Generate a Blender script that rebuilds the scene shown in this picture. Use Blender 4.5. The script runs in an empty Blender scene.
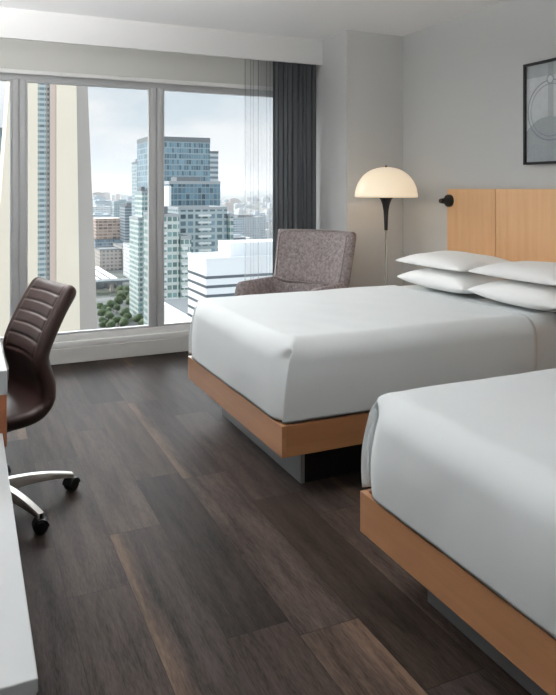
import bpy, bmesh, math, random
from mathutils import Vector, Matrix, noise
random.seed(7)
PI = math.pi
C = bpy.context.scene.collection
sc = bpy.context.scene
sc.view_settings.view_transform = 'Standard'
sc.view_settings.look = 'None'
sc.view_settings.gamma = 1
sc.view_settings.use_curve_mapping = False
sc.view_settings.exposure = 0.0
sc.cycles.use_denoising = True
sc.cycles.max_bounces = 12
sc.cycles.diffuse_bounces = 8
sc.cycles.transparent_max_bounces = 24
sc.cycles.sample_clamp_indirect = 6

# ------------------------------------------------------------------ helpers
def link(o, parent=None):
    C.objects.link(o)
    if parent: o.parent = parent
    return o

def obj(name, bm, m, parent=None, smooth=False, loc=None):
    me = bpy.data.meshes.new(name)
    bmesh.ops.recalc_face_normals(bm, faces=bm.faces[:])
    bm.to_mesh(me); bm.free()
    if smooth:
        for p in me.polygons: p.use_smooth = True
        if smooth != 'all':
            me.set_sharp_from_angle(angle=math.radians(smooth if smooth is not True else 40))
    if m: me.materials.append(m)
    o = bpy.data.objects.new(name, me)
    if loc: o.location = loc
    return link(o, parent)

def tag(o, label, cat, group=None):
    o['label'] = label; o['category'] = cat
    if group: o['group'] = group
    return o

def thing(name, label, cat, loc=(0, 0, 0), rotz=0, group=None):
    o = bpy.data.objects.new(name, None)
    o.empty_display_size = .1
    o.location = loc; o.rotation_euler = (0, 0, rotz)
    link(o)
    return tag(o, label, cat, group)

def struct(name, bm, m, parent=None, smooth=False):
    o = obj(name, bm, m, parent, smooth)
    if parent is None: o['kind'] = 'structure'
    return o

def box(bm, x0, x1, y0, y1, z0, z1, bev=0, seg=2):
    r = bmesh.ops.create_cube(bm, size=1)
    for v in r['verts']:
        v.co = Vector((x0 + (v.co.x + .5) * (x1 - x0), y0 + (v.co.y + .5) * (y1 - y0), z0 + (v.co.z + .5) * (z1 - z0)))
    if bev:
        es = set()
        for v in r['verts']: es.update(v.link_edges)
        bmesh.ops.bevel(bm, geom=list(es), offset=bev, segments=seg, affect='EDGES', profile=.5)
    return bm

def bx(*a, **k): return box(bmesh.new(), *a, **k)

def lathe(bm, prof, c=(0, 0, 0), n=48, axis='Z', cap=True):
    rings = []
    for r, h in prof:
        ring = []
        for i in range(n):
            t = 2 * PI * i / n
            p = (r * math.cos(t), r * math.sin(t), h)
            if axis == 'X': p = (h, r * math.cos(t), r * math.sin(t))
            if axis == 'Y': p = (r * math.cos(t), h, r * math.sin(t))
            ring.append(bm.verts.new(Vector(p) + Vector(c)))
        rings.append(ring)
    for a, b in zip(rings, rings[1:]):
        for i in range(n):
            bm.faces.new((a[i], a[(i + 1) % n], b[(i + 1) % n], b[i]))
    if cap:
        bm.faces.new(rings[0]); bm.faces.new(rings[-1])
    return bm

def tube(bm, pts, r, n=8, closed=False):
    pts = [Vector(p) for p in pts]; rings = []
    N = len(pts); prev = None
    for i, p in enumerate(pts):
        if closed: t = (pts[(i + 1) % N] - pts[i - 1]).normalized()
        else: t = (pts[min(i + 1, N - 1)] - pts[max(i - 1, 0)]).normalized()
        if prev is None:
            a = Vector((0, 0, 1)) if abs(t.z) < .9 else Vector((1, 0, 0))
            u = t.cross(a).normalized()
        else:
            u = (prev - t * prev.dot(t)).normalized()
        prev = u; w = t.cross(u)
        rr = r[i] if isinstance(r, (list, tuple)) else r
        rings.append([bm.verts.new(p + (u * math.cos(2 * PI * k / n) + w * math.sin(2 * PI * k / n)) * rr) for k in range(n)])
    pairs = list(zip(rings, rings[1:]))
    if closed: pairs.append((rings[-1], rings[0]))
    for a, b in pairs:
        for k in range(n): bm.faces.new((a[k], a[(k + 1) % n], b[(k + 1) % n], b[k]))
    if not closed:
        bm.faces.new(rings[0]); bm.faces.new(rings[-1])
    return bm

def prism(bm, bottom, top):
    b = [bm.verts.new(p) for p in bottom]; t = [bm.verts.new(p) for p in top]
    n = len(b)
    for i in range(n): bm.faces.new((b[i], b[(i + 1) % n], t[(i + 1) % n], t[i]))
    bm.faces.new(b[::-1]); bm.faces.new(t)
    return bm

def pad(bm, mid, nrm, T, nu=36, nv=36, pu=8, pv=8, q=.3, front=None):
    """closed upholstered pad: mid(u,v) surface, nrm(u,v) unit normal, thickness T, u,v in -1..1"""
    def mapu(i, n):                     # denser towards the edges
        t = -1 + 2 * i / n
        return math.sin(t * PI / 2) * .5 + t * .5
    F, B = [], []
    for j in range(nv + 1):
        fr, br = [], []
        for i in range(nu + 1):
            u, v = mapu(i, nu), mapu(j, nv)
            e = max(0, (1 - abs(u) ** pu) * (1 - abs(v) ** pv)) ** q
            p = Vector(mid(u, v)); n = Vector(nrm(u, v))
            d = front(u, v) if front else 0
            edge = i in (0, nu) or j in (0, nv)
            f = bm.verts.new(p + n * (T / 2 * e + d * e))
            fr.append(f)
            br.append(f if edge else bm.verts.new(p - n * (T / 2 * e)))
        F.append(fr); B.append(br)
    for j in range(nv):
        for i in range(nu):
            bm.faces.new((F[j][i], F[j][i + 1], F[j + 1][i + 1], F[j + 1][i]))
            q4 = (B[j][i], B[j + 1][i], B[j + 1][i + 1], B[j][i + 1])
            if len(set(q4)) == 4:
                try: bm.faces.new(q4)
                except ValueError: pass
    return bm

def interp(tab, z):
    for (z0, s0), (z1, s1) in zip(tab, tab[1:]):
        if z <= z1:
            t = (z - z0) / (z1 - z0)
            t = max(0, min(1, t))
            return s0 + (s1 - s0) * t
    return tab[-1][1]

def catmull(P, n=10):
    P = [Vector(p) for p in P]; out = []
    for i in range(len(P) - 1):
        p0 = P[max(i - 1, 0)]; p1 = P[i]; p2 = P[i + 1]; p3 = P[min(i + 2, len(P) - 1)]
        for k in range(n):
            t = k / n
            out.append(.5 * ((2 * p1) + (p2 - p0) * t + (2 * p0 - 5 * p1 + 4 * p2 - p3) * t * t + (3 * p1 - p0 - 3 * p2 + p3) * t ** 3))
    out.append(P[-1])
    return out

def sstep(a, b, x):
    t = max(0, min(1, (x - a) / (b - a))); return t * t * (3 - 2 * t)

# ------------------------------------------------------------------ materials
def srgb(r, g, b):
    f = lambda c: (c / 255 / 12.92) if c <= 10 else ((c / 255 + .055) / 1.055) ** 2.4
    return (f(r), f(g), f(b), 1)

class NT:
    def __init__(s, name):
        s.m = bpy.data.materials.new(name); s.m.use_nodes = True
        s.t = s.m.node_tree; s.b = s.t.nodes['Principled BSDF']; s.out = s.t.nodes['Material Output']
    def n(s, typ, **k):
        x = s.t.nodes.new(typ)
        for a, v in k.items():
            if a.startswith('i_'): x.inputs[a[2:]].default_value = v
            else: setattr(x, a, v)
        return x
    def l(s, a, b): s.t.links.new(a, b)
    def math(s, op, a, b=None, c=None):
        x = s.n('ShaderNodeMath', operation=op)
        for i, v in enumerate((a, b, c)):
            if v is None: continue
            if hasattr(v, 'links') or hasattr(v, 'is_linked'): s.l(v, x.inputs[i])
            else: x.inputs[i].default_value = v
        return x.outputs[0]
    def mix(s, fac, a, b):
        x = s.n('ShaderNodeMix', data_type='RGBA')
        for i, v in ((0, fac), (6, a), (7, b)):
            if hasattr(v, 'is_linked'): s.l(v, x.inputs[i])
            else: x.inputs[i].default_value = v
        return x.outputs[2]
    def bump(s, h, strength=.2, dist=.01):
        b = s.n('ShaderNodeBump'); b.inputs['Strength'].default_value = strength; b.inputs['Distance'].default_value = dist
        s.l(h, b.inputs['Height']); s.l(b.outputs[0], s.b.inputs['Normal'])
    def noise(s, scale, detail=4, vec=None, rough=.5):
        x = s.n('ShaderNodeTexNoise'); x.inputs['Scale'].default_value = scale; x.inputs['Detail'].default_value = detail
        x.inputs['Roughness'].default_value = rough
        if vec: s.l(vec, x.inputs['Vector'])
        return x.outputs[0]
    def pos(s): return s.n('ShaderNodeNewGeometry').outputs['Position']
    def objc(s): return s.n('ShaderNodeTexCoord').outputs['Object']
    def mapping(s, vec, scale=(1, 1, 1), rot=(0, 0, 0)):
        x = s.n('ShaderNodeMapping'); x.inputs['Scale'].default_value = scale; x.inputs['Rotation'].default_value = rot
        s.l(vec, x.inputs['Vector']); return x.outputs[0]

def plain(name, col, rough=.5, metal=0, bump=0, bscale=200, var=0, spec=.5):
    t = NT(name); t.b.inputs['Roughness'].default_value = rough; t.b.inputs['Metallic'].default_value = metal
    t.b.inputs['Specular IOR Level'].default_value = spec
    nz = t.noise(bscale, 5, t.objc())
    if var:
        c2 = tuple(max(0, c * (1 - var)) for c in col[:3]) + (1,)
        t.l(t.mix(nz, col, c2), t.b.inputs['Base Color'])
    else: t.b.inputs['Base Color'].default_value = col
    if bump: t.bump(nz, bump, .002)
    return t.m

M = {}
M['wall'] = plain('grey_wall_paint', srgb(206, 206, 205), .75, bump=.05, bscale=160)
M['walldim'] = plain('cool_grey_wall_paint', srgb(202, 203, 202), .75, bump=.05, bscale=160)
M['headwall'] = plain('pale_wall_paint', srgb(214, 214, 209), .75)
M['ceil'] = plain('white_ceiling_paint', srgb(244, 245, 245), .85, bump=.04, bscale=120)
M['soffit'] = plain('white_soffit_paint', srgb(222, 222, 221), .7)
M['sill'] = plain('off_white_sill', srgb(212, 211, 207), .45)
M['winframe'] = plain('anodised_window_frame', srgb(192, 193, 194), .4)
M['winwhite'] = plain('white_window_trim', srgb(240, 240, 238), .4)
M['white_lam'] = plain('white_laminate', srgb(178, 181, 182), .35)
M['black'] = plain('black_metal', srgb(22, 22, 24), .4, .2)
M['blackplastic'] = plain('black_plastic', srgb(16, 16, 17), .35)
M['chrome'] = plain('chrome', srgb(205, 205, 205), .18, 1)
M['satin'] = plain('satin_aluminium', srgb(205, 202, 196), .35, .85)
M['plinth'] = plain('brushed_steel_plinth', srgb(158, 162, 166), .28, .55)
M['linen'] = plain('white_cotton', srgb(223, 227, 228), .85, bump=.12, bscale=350, spec=.2)
M['pillow'] = plain('white_pillowcase', srgb(250, 250, 249), .85, bump=.12, bscale=40, spec=.2)

def wood(name, c1, c2, axis='Z', rough=.45):
    t = NT(name); sca = {'Z': (14, 14, .7), 'X': (.7, 14, 14), 'Y': (14, .7, 14)}[axis]
    v = t.mapping(t.pos(), sca)
    a = t.noise(1.6, 6, v, .6); b = t.noise(14, 3, v)
    f = t.math('ADD', t.math('MULTIPLY', a, .75), t.math('MULTIPLY', b, .25))
    r = t.n('ShaderNodeValToRGB'); r.color_ramp.elements[0].position = .3; r.color_ramp.elements[1].position = .72
    r.color_ramp.elements[0].color = c1; r.color_ramp.elements[1].color = c2
    t.l(f, r.inputs[0]); t.l(r.outputs[0], t.b.inputs['Base Color'])
    t.b.inputs['Roughness'].default_value = rough
    t.b.inputs['Coat Weight'].default_value = 1.0 if rough < .4 else .1; t.b.inputs['Coat Roughness'].default_value = .3
    t.bump(b, .05, .001)
    return t.m
M['maple'] = wood('honey_maple_veneer', srgb(222, 172, 124), srgb(236, 192, 144), 'Z')
M['rail_y'] = wood('maple_rail_foot', srgb(160, 112, 76), srgb(178, 130, 92), 'Y', .32)
M['rail_x'] = wood('maple_rail_side', srgb(156, 106, 68), srgb(174, 124, 84), 'X', .32)
M['apron'] = wood('reddish_veneer', srgb(150, 92, 60), srgb(172, 108, 72), 'Y')

# floor planks running towards the window
def floor_mat():
    t = NT('dark_oak_planks')
    sx = t.n('ShaderNodeSeparateXYZ'); t.l(t.pos(), sx.inputs[0])
    W, L = .205, 1.22
    px = t.math('DIVIDE', t.math('ADD', sx.outputs[0], 5.03), W)
    row = t.math('FLOOR', px); fx = t.math('FRACT', px)
    wn = t.n('ShaderNodeTexWhiteNoise', noise_dimensions='1D'); t.l(row, wn.inputs['W'])
    py = t.math('ADD', t.math('DIVIDE', sx.outputs[1], L), t.math('MULTIPLY', wn.outputs[0], 7.3))
    pl = t.math('FLOOR', py); fy = t.math('FRACT', py)
    cv = t.n('ShaderNodeCombineXYZ'); t.l(row, cv.inputs[0]); t.l(pl, cv.inputs[1])
    wp = t.n('ShaderNodeTexWhiteNoise', noise_dimensions='2D'); t.l(cv.outputs[0], wp.inputs['Vector'])
    sc_ = t.n('ShaderNodeSeparateColor'); t.l(wp.outputs['Color'], sc_.inputs[0])
    # grain, shifted per plank
    off = t.n('ShaderNodeVectorMath', operation='SCALE'); t.l(wp.outputs['Color'], off.inputs[0]); off.inputs['Scale'].default_value = 40
    ad = t.n('ShaderNodeVectorMath', operation='ADD'); t.l(t.pos(), ad.inputs[0]); t.l(off.outputs[0], ad.inputs[1])
    v = t.mapping(ad.outputs[0], (16, 1.6, 1))
    g1 = t.noise(1.3, 7, v, .65); 
    v2 = t.mapping(ad.outputs[0], (110, 12, 1)); g2 = t.noise(2, 5, v2, .6)
    grain = t.math('ADD', t.math('MULTIPLY', g1, .62), t.math('MULTIPLY', g2, .48))
    r = t.n('ShaderNodeValToRGB'); e = r.color_ramp.elements
    e[0].position = .4; e[0].color = srgb(19, 15, 14); e[1].position = .72; e[1].color = srgb(60, 52, 49)
    t.l(grain, r.inputs[0])
    warm = t.n('ShaderNodeValToRGB'); e = warm.color_ramp.elements
    e[0].position = .3; e[0].color = srgb(34, 24, 18); e[1].position = .78; e[1].color = srgb(100, 82, 69)
    t.l(grain, warm.inputs[0])
    # some planks carry a pale sapwood stripe along one long edge
    has = t.math('GREATER_THAN', sc_.outputs[1], .58)
    edge = t.n('ShaderNodeMapRange', interpolation_type='SMOOTHSTEP'); edge.inputs[1].default_value = .62; edge.inputs[2].default_value = .97
    flip = t.math('GREATER_THAN', sc_.outputs[2], .3)
    fxx = t.math('ADD', t.math('MULTIPLY', fx, flip), t.math('MULTIPLY', t.math('SUBTRACT', 1, fx), t.math('SUBTRACT', 1, flip)))
    t.l(t.math('ADD', fxx, t.math('MULTIPLY', t.math('SUBTRACT', g1, .5), .5)), edge.inputs[0])
    col = t.mix(t.math('MULTIPLY', t.math('MULTIPLY', has, edge.outputs[0]), .8), r.outputs[0], warm.outputs[0])
    col = t.mix(t.math('MULTIPLY', sc_.outputs[2], .3), col, warm.outputs[0])
    br = t.math('ADD', .52, t.math('MULTIPLY', sc_.outputs[0], .95))
    hsv = t.n('ShaderNodeHueSaturation'); t.l(br, hsv.inputs['Value']); t.l(col, hsv.inputs['Color'])
    # seams
    ex = t.math('MINIMUM', fx, t.math('SUBTRACT', 1, fx)); ey = t.math('MINIMUM', fy, t.math('SUBTRACT', 1, fy))
    s1 = t.math('LESS_THAN', ex, .007); s2 = t.math('LESS_THAN', ey, .0014)
    seam = t.math('MAXIMUM', s1, s2)
    col2 = t.mix(t.math('MULTIPLY', seam, .6), hsv.outputs[0], srgb(24, 20, 18))
    t.l(col2, t.b.inputs['Base Color'])
    rg = t.math('ADD', .38, t.math('MULTIPLY', g2, .2)); t.l(rg, t.b.inputs['Roughness'])
    t.b.inputs['Specular IOR Level'].default_value = .06
    t.bump(t.math('SUBTRACT', grain, t.math('MULTIPLY', seam, .6)), .18, .002)
    return t.m
M['floor'] = floor_mat()

def tweed():
    t = NT('grey_brown_tweed')
    n1 = t.noise(260, 3, t.objc(), .7); n2 = t.noise(45, 4, t.objc(), .7)
    f = t.math('ADD', t.math('MULTIPLY', n1, .6), t.math('MULTIPLY', n2, .45))
    r = t.n('ShaderNodeValToRGB'); e = r.color_ramp.elements
    e[0].position = .36; e[0].color = srgb(74, 66, 67); e[1].position = .68; e[1].color = srgb(184, 172, 172)
    t.l(f, r.inputs[0]); t.l(r.outputs[0], t.b.inputs['Base Color']); t.b.inputs['Roughness'].default_value = .9
    t.b.inputs['Specular IOR Level'].default_value = .15
    t.bump(n1, .4, .004); return t.m
M['tweed'] = tweed()
M['piping'] = plain('grey_brown_piping', srgb(150, 139, 138), .9, bump=.3, bscale=300, var=.3)

def leather():
    t = NT('dark_brown_leather')
    n = t.noise(140, 4, t.objc()); 
    t.l(t.mix(n, srgb(52, 35, 31), srgb(40, 27, 25)), t.b.inputs['Base Color'])
    t.b.inputs['Roughness'].default_value = .46; t.b.inputs['Specular IOR Level'].default_value = .4; t.bump(n, .12, .001); return t.m
M['leather'] = leather()

def cloth(name, col, trans, alpha):
    t = NT(name); t.t.nodes.remove(t.b)
    d = t.n('ShaderNodeBsdfDiffuse'); d.inputs[0].default_value = col
    tr = t.n('ShaderNodeBsdfTranslucent'); tr.inputs[0].default_value = col
    tp = t.n('ShaderNodeBsdfTransparent')
    m1 = t.n('ShaderNodeMixShader'); m1.inputs[0].default_value = trans; t.l(d.outputs[0], m1.inputs[1]); t.l(tr.outputs[0], m1.inputs[2])
    m2 = t.n('ShaderNodeMixShader')
    wv = t.noise(900, 2, t.objc())
    t.l(t.math('MULTIPLY', t.math('ADD', .6, t.math('MULTIPLY', wv, .8)), alpha), m2.inputs[0])
    t.l(tp.outputs[0], m2.inputs[1]); t.l(m1.outputs[0], m2.inputs[2])
    t.l(m2.outputs[0], t.out.inputs[0]); return t.m
M['drape'] = cloth('charcoal_drape', srgb(100, 103, 106), .3, 1.0)
M['sheer'] = cloth('white_sheer', srgb(196, 199, 202), .5, .2)

def glass():
    t = NT('window_glass'); t.t.nodes.remove(t.b)
    tp = t.n('ShaderNodeBsdfTransparent'); tp.inputs[0].default_value = (.965, .967, .965, 1)
    g = t.n('ShaderNodeBsdfGlossy'); g.inputs['Roughness'].default_value = 0
    fr = t.n('ShaderNodeFresnel'); fr.inputs[0].default_value = 1.45
    m = t.n('ShaderNodeMixShader'); t.l(t.math('MULTIPLY', fr.outputs[0], .6), m.inputs[0])
    t.l(tp.outputs[0], m.inputs[1]); t.l(g.outputs[0], m.inputs[2]); t.l(m.outputs[0], t.out.inputs[0]); return t.m
M['glass'] = glass()

def shade_mat():
    t = NT('opal_lamp_shade')
    t.b.inputs['Base Color'].default_value = srgb(240, 226, 204); t.b.inputs['Roughness'].default_value = .3
    t.b.inputs['Emission Color'].default_value = (1, .80, .56, 1); t.b.inputs['Emission Strength'].default_value = .46
    return t.m
M['opal'] = shade_mat()

# ---- facades: floors and bays counted in metres on the building itself
def facade(name, wall, glass_c, fh=3.2, bw=2.6, wr=.55, br=.75, var=.4, rough=.4):
    t = NT(name)
    s = t.n('ShaderNodeSeparateXYZ'); t.l(t.objc(), s.inputs[0])
    nrm = t.n('ShaderNodeSeparateXYZ'); t.l(t.n('ShaderNodeTexCoord').outputs['Normal'], nrm.inputs[0])
    ax = t.math('GREATER_THAN', t.math('ABSOLUTE', nrm.outputs[0]), .5)
    h = t.math('ADD', t.math('MULTIPLY', s.outputs[1], ax), t.math('MULTIPLY', s.outputs[0], t.math('SUBTRACT', 1, ax)))
    pz = t.math('DIVIDE', s.outputs[2], fh); ph = t.math('DIVIDE', t.math('ADD', h, 500), bw)
    fz = t.math('FRACT', t.math('ADD', pz, 100)); fh_ = t.math('FRACT', ph)
    w = t.math('MULTIPLY', t.math('LESS_THAN', fz, wr), t.math('LESS_THAN', fh_, br))
    side = t.math('LESS_THAN', t.math('ABSOLUTE', nrm.outputs[2]), .5)
    w = t.math('MULTIPLY', w, side)
    cv = t.n('ShaderNodeCombineXYZ'); t.l(t.math('FLOOR', pz), cv.inputs[0]); t.l(t.math('FLOOR', ph), cv.inputs[1]); t.l(ax, cv.inputs[2])
    wn = t.n('ShaderNodeTexWhiteNoise', noise_dimensions='3D'); t.l(cv.outputs[0], wn.inputs['Vector'])
    g2 = tuple(min(1, c * (1 + 1.2 * var)) for c in glass_c[:3]) + (1,)
    g1 = tuple(c * (1 - var) for c in glass_c[:3]) + (1,)
    gc = t.mix(wn.outputs[0], g1, g2)
    t.l(t.mix(w, wall, gc), t.b.inputs['Base Color'])
    t.b.inputs['Roughness'].default_value = rough; t.b.inputs['Specular IOR Level'].default_value = .3
    return t.m

# ------------------------------------------------------------------ room shell
XL, XR, YB, YW, ZC = -.56, 3.36, -2.4, 5.46, 2.645
PX, PY = 2.813, 4.80
struct('floor', bx(XL - .1, XR + .1, YB - .1, YW + .3, -.12, 0), M['floor'])
struct('ceiling', bx(XL - .1, XR + .1, YB - .1, YW + .3, ZC, ZC + .15), M['ceil'])
struct('wall_right', bx(XR, XR + .15, YB, YW + .3, 0, ZC), M['walldim'])
struct('wall_left', bx(XL - .15, XL, YB, YW + .3, 0, ZC), M['wall'])
struct('wall_back', bx(XL, XR, YB - .15, YB, 0, ZC), M['wall'])
struct('wall_corner', bx(PX, XR, PY, YW + .3, 0, ZC), M['wall'])          # boxed-out pillar beside the window
# wall around the window opening
WT, WB = 2.225, .15
b = bmesh.new(); box(b, XL, PX, YW, YW + .3, WT, ZC); struct('wall_window', b, M['headwall'])
struct('trim_1', bx(XL, PX, 5.22, 5.25, 2.43, ZC), M['soffit'])            # drapery valance
b = bmesh.new(); box(b, XL, PX, YW, YW + .3, 0, .118, .004)
struct('trim_2', b, M['sill'])                                            # low sill box
struct('baseboard_right', bx(XR - .012, XR, YB, PY, 0, .1, .003), M['soffit'])
struct('trim_3', bx(XL, PX, YW - .02, YW + .02, WT - .008, WT + .022, .004), M['winwhite'])   # white bead above glazing

# window
FY0, FY1 = 5.50, 5.58
wroot = bpy.data.objects.new('window_1', None); link(wroot); wroot['kind'] = 'structure'
def wpart(name, bm, m): return obj(name, bm, m, wroot, 30)
wpart('head_rail', bx(XL, PX, FY0, FY1, 2.182, 2.225, .004), M['winframe'])
b = bmesh.new(); box(b, XL, PX, FY0 - .035, FY1, .118, .165, .006); box(b, XL, PX, FY0, FY1, .165, .215, .004)
wpart('bottom_rail', b, M['winwhite'])
for x0, x1 in ((.312, .405), (1.372, 1.468), (2.66, 2.75)):
    b = bmesh.new(); xm = (x0 + x1) / 2
    box(b, x0, xm - .003, FY0 + .004, FY1 - .01, .215, 2.182, .004); box(b, xm + .003, x1, FY0 + .001, FY1 - .001, .215, 2.182, .004)
    box(b, xm - .004, xm + .004, FY0 + .02, FY1 - .02, .215, 2.182)
    wpart('mullion', b, M['winframe'])
for x0, x1 in ((XL, .312), (.405, 1.372), (1.468, 2.66)):
    wpart('glass_pane', bx(x0 + .002, x1 - .002, FY0 + .035, FY0 + .041, .216, 2.181), M['glass'])
    b = bmesh.new(); g = .016
    box(b, x0, x0 + g, FY0 + .006, FY0 + .05, .215, 2.182); box(b, x1 - g, x1, FY0 + .006, FY0 + .05, .215, 2.182)
    box(b, x0 + g, x1 - g, FY0 + .006, FY0 + .05, .215, .215 + g); box(b, x0 + g, x1 - g, FY0 + .006, FY0 + .05, 2.182 - g, 2.182)
    wpart('glazing_bead', b, M['winframe'])

# ------------------------------------------------------------------ curtains
def curtain_bm(x0, x1, y, z0, z1, folds, amp, seed, flare=0):
    rnd = random.Random(seed); bm = bmesh.new()
    n = folds * 14; rows = 14
    ph = [rnd.uniform(-1.3, 1.3) for _ in range(folds + 2)]; am = [rnd.uniform(.45, 1.25) for _ in range(folds + 2)]
    V = []
    for j in range(rows + 1):
        v = j / rows; z = z1 + (z0 - z1) * v; r = []
        for i in range(n + 1):
            u = i / n; k = u * folds; ki = int(k)
            a = am[ki] * (1 - (k - ki)) + am[ki + 1] * (k - ki)
            p = ph[ki] * (1 - (k - ki)) + ph[ki + 1] * (k - ki)
            yy = y + amp * a * (.75 + .35 * v) * math.sin(2 * PI * k + p * (1 + .5 * v))
            xx = x0 + (x1 - x0) * u + amp * .5 * math.sin(4 * PI * k + p) - flare * v * (1 - u)
            r.append(bm.verts.new((xx, yy, z)))
        V.append(r)
    for j in range(rows):
        for i in range(n): bm.faces.new((V[j][i], V[j][i + 1], V[j + 1][i + 1], V[j + 1][i]))
    return bm
t = thing('drape', 'charcoal pleated drape gathered at the right end of the window', 'curtain', (2.55, 5.31, 0))
o = obj('drape_fabric', curtain_bm(-.17, .235, -.01, .02, 2.60, 9, .028, 3), M['drape'], t, 'all')
b = bmesh.new(); box(b, -.18, .24, -.012, .012, 2.602, 2.625)
obj('heading_tape', b, M['black'], t)
t = thing('sheer_curtain', 'translucent pale sheer curtain beside the charcoal drape, over the glass', 'curtain', (2.27, 5.40, 0))
obj('sheer_fabric', curtain_bm(-.12, .26, 0, .13, 2.60, 5, .022, 11), M['sheer'], t, 'all')
tag(obj('curtain_track', bx(XL + .02, PX - .02, 5.27, 5.45, 2.627, 2.645), M['soffit']), 'slim white curtain track on the ceiling behind the valance', 'curtain track')

# ------------------------------------------------------------------ beds
def rounded_box(bm, x0, x1, y0, y1, z0, z1, r, rb, nx, ny, nz, fn=None):
    """box with top/vertical edge radius r and bottom radius rb, as a dense grid"""
    def lin(a, b_, n): 
        return [a + (b_ - a) * (.5 - .5 * math.cos(PI * i / n)) * .35 + (b_ - a) * i / n * .65 for i in range(n + 1)]
    xs, ys, zs = lin(x0, x1, nx), lin(y0, y1, ny), lin(z0, z1, nz)
    cache = {}
    def V(i, j, k):
        key = (i, j, k)
        if key in cache: return cache[key]
        p = Vector((xs[i], ys[j], zs[k]))
        rr = r if p.z > (z0 + z1) / 2 else r
        zr = r if p.z > (z0 + z1) / 2 else rb
        c = Vector((min(max(p.x, x0 + r), x1 - r), min(max(p.y, y0 + r), y1 - r), min(max(p.z, z0 + rb), z1 - r)))
        d = p - c
        if d.length > 1e-9:
            s = Vector((d.x / r, d.y / r, d.z / zr))
            # superellipse rounding
            m = (abs(s.x) ** 2 + abs(s.y) ** 2 + abs(s.z) ** 2) ** .5
            mx = max(abs(s.x), abs(s.y), abs(s.z))
            p = c + d * (mx / m)
        if fn: p = fn(p)
        cache[key] = bm.verts.new(p); return cache[key]
    for i in range(nx):
        for j in range(ny):
            for k in (0, nz):
                bm.faces.new((V(i, j, k), V(i + 1, j, k), V(i + 1, j + 1, k), V(i, j + 1, k)))
    for i in range(nx):
        for k in range(nz):
            for j in (0, ny):
                bm.faces.new((V(i, j, k), V(i + 1, j, k), V(i + 1, j, k + 1), V(i, j, k + 1)))
    for j in range(ny):
        for k in range(nz):
            for i in (0, nx):
                bm.faces.new((V(i, j, k), V(i, j + 1, k), V(i, j + 1, k + 1), V(i, j, k + 1)))
    return bm

def cover_box(bm, x0, x1, y0, y1, z0, z1, r, rv, nx, ny, nz, fn):
    """open-bottomed cover: top edge radius r, foot corner radius rv"""
    yc = (y0 + y1) / 2; hy = (y1 - y0) / 2
    def lin(a, b_, n): return [a + (b_ - a) * (.5 - .5 * math.cos(PI * i / n)) * .4 + (b_ - a) * i / n * .6 for i in range(n + 1)]
    xs = [x0 + (x1 - x0) * ((i / nx) ** 1.5) for i in range(nx + 1)]
    ys = lin(y0, y1, ny); zs = []
    nr = 14
    for k in range(nz - nr): zs.append((z0 + (z1 - r - z0) * k / (nz - nr), 0))
    for k in range(nr + 1):
        a = PI / 2 * k / nr; zs.append((z1 - r + r * math.sin(a), r * (1 - math.cos(a))))
    cache = {}
    def V(i, j, k):
        key = (i, j, k)
        if key in cache: return cache[key]
        z, ins = zs[k]
        x = x0 + ins + (xs[i] - x0) * (x1 - x0 - ins) / (x1 - x0)
        y = yc + (ys[j] - yc) * (hy - ins) / hy
        # corner rounding in plan
        ex, ey = x0 + ins + rv, hy - ins - rv
        if x < ex and abs(y - yc) > ey:
            dx, dy = ex - x, abs(y - yc) - ey
            m = math.hypot(dx, dy)
            if m > 1e-9:
                f = max(dx, dy) / m
                x = ex - dx * f; y = yc + (ey + dy * f) * (1 if y > yc else -1)
        cache[key] = bm.verts.new(fn(Vector((x, y, z)))); return cache[key]
    nk = len(zs) - 1
    for i in range(nx):
        for j in range(ny): bm.faces.new((V(i, j, nk), V(i + 1, j, nk), V(i + 1, j + 1, nk), V(i, j + 1, nk)))
    for k in range(nk):
        for i in range(nx):
            for j in (0, ny): bm.faces.new((V(i, j, k), V(i + 1, j, k), V(i + 1, j, k + 1), V(i, j, k + 1)))
        for j in range(ny): bm.faces.new((V(0, j, k), V(0, j + 1, k), V(0, j + 1, k + 1), V(0, j, k + 1)))
    return bm

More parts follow.
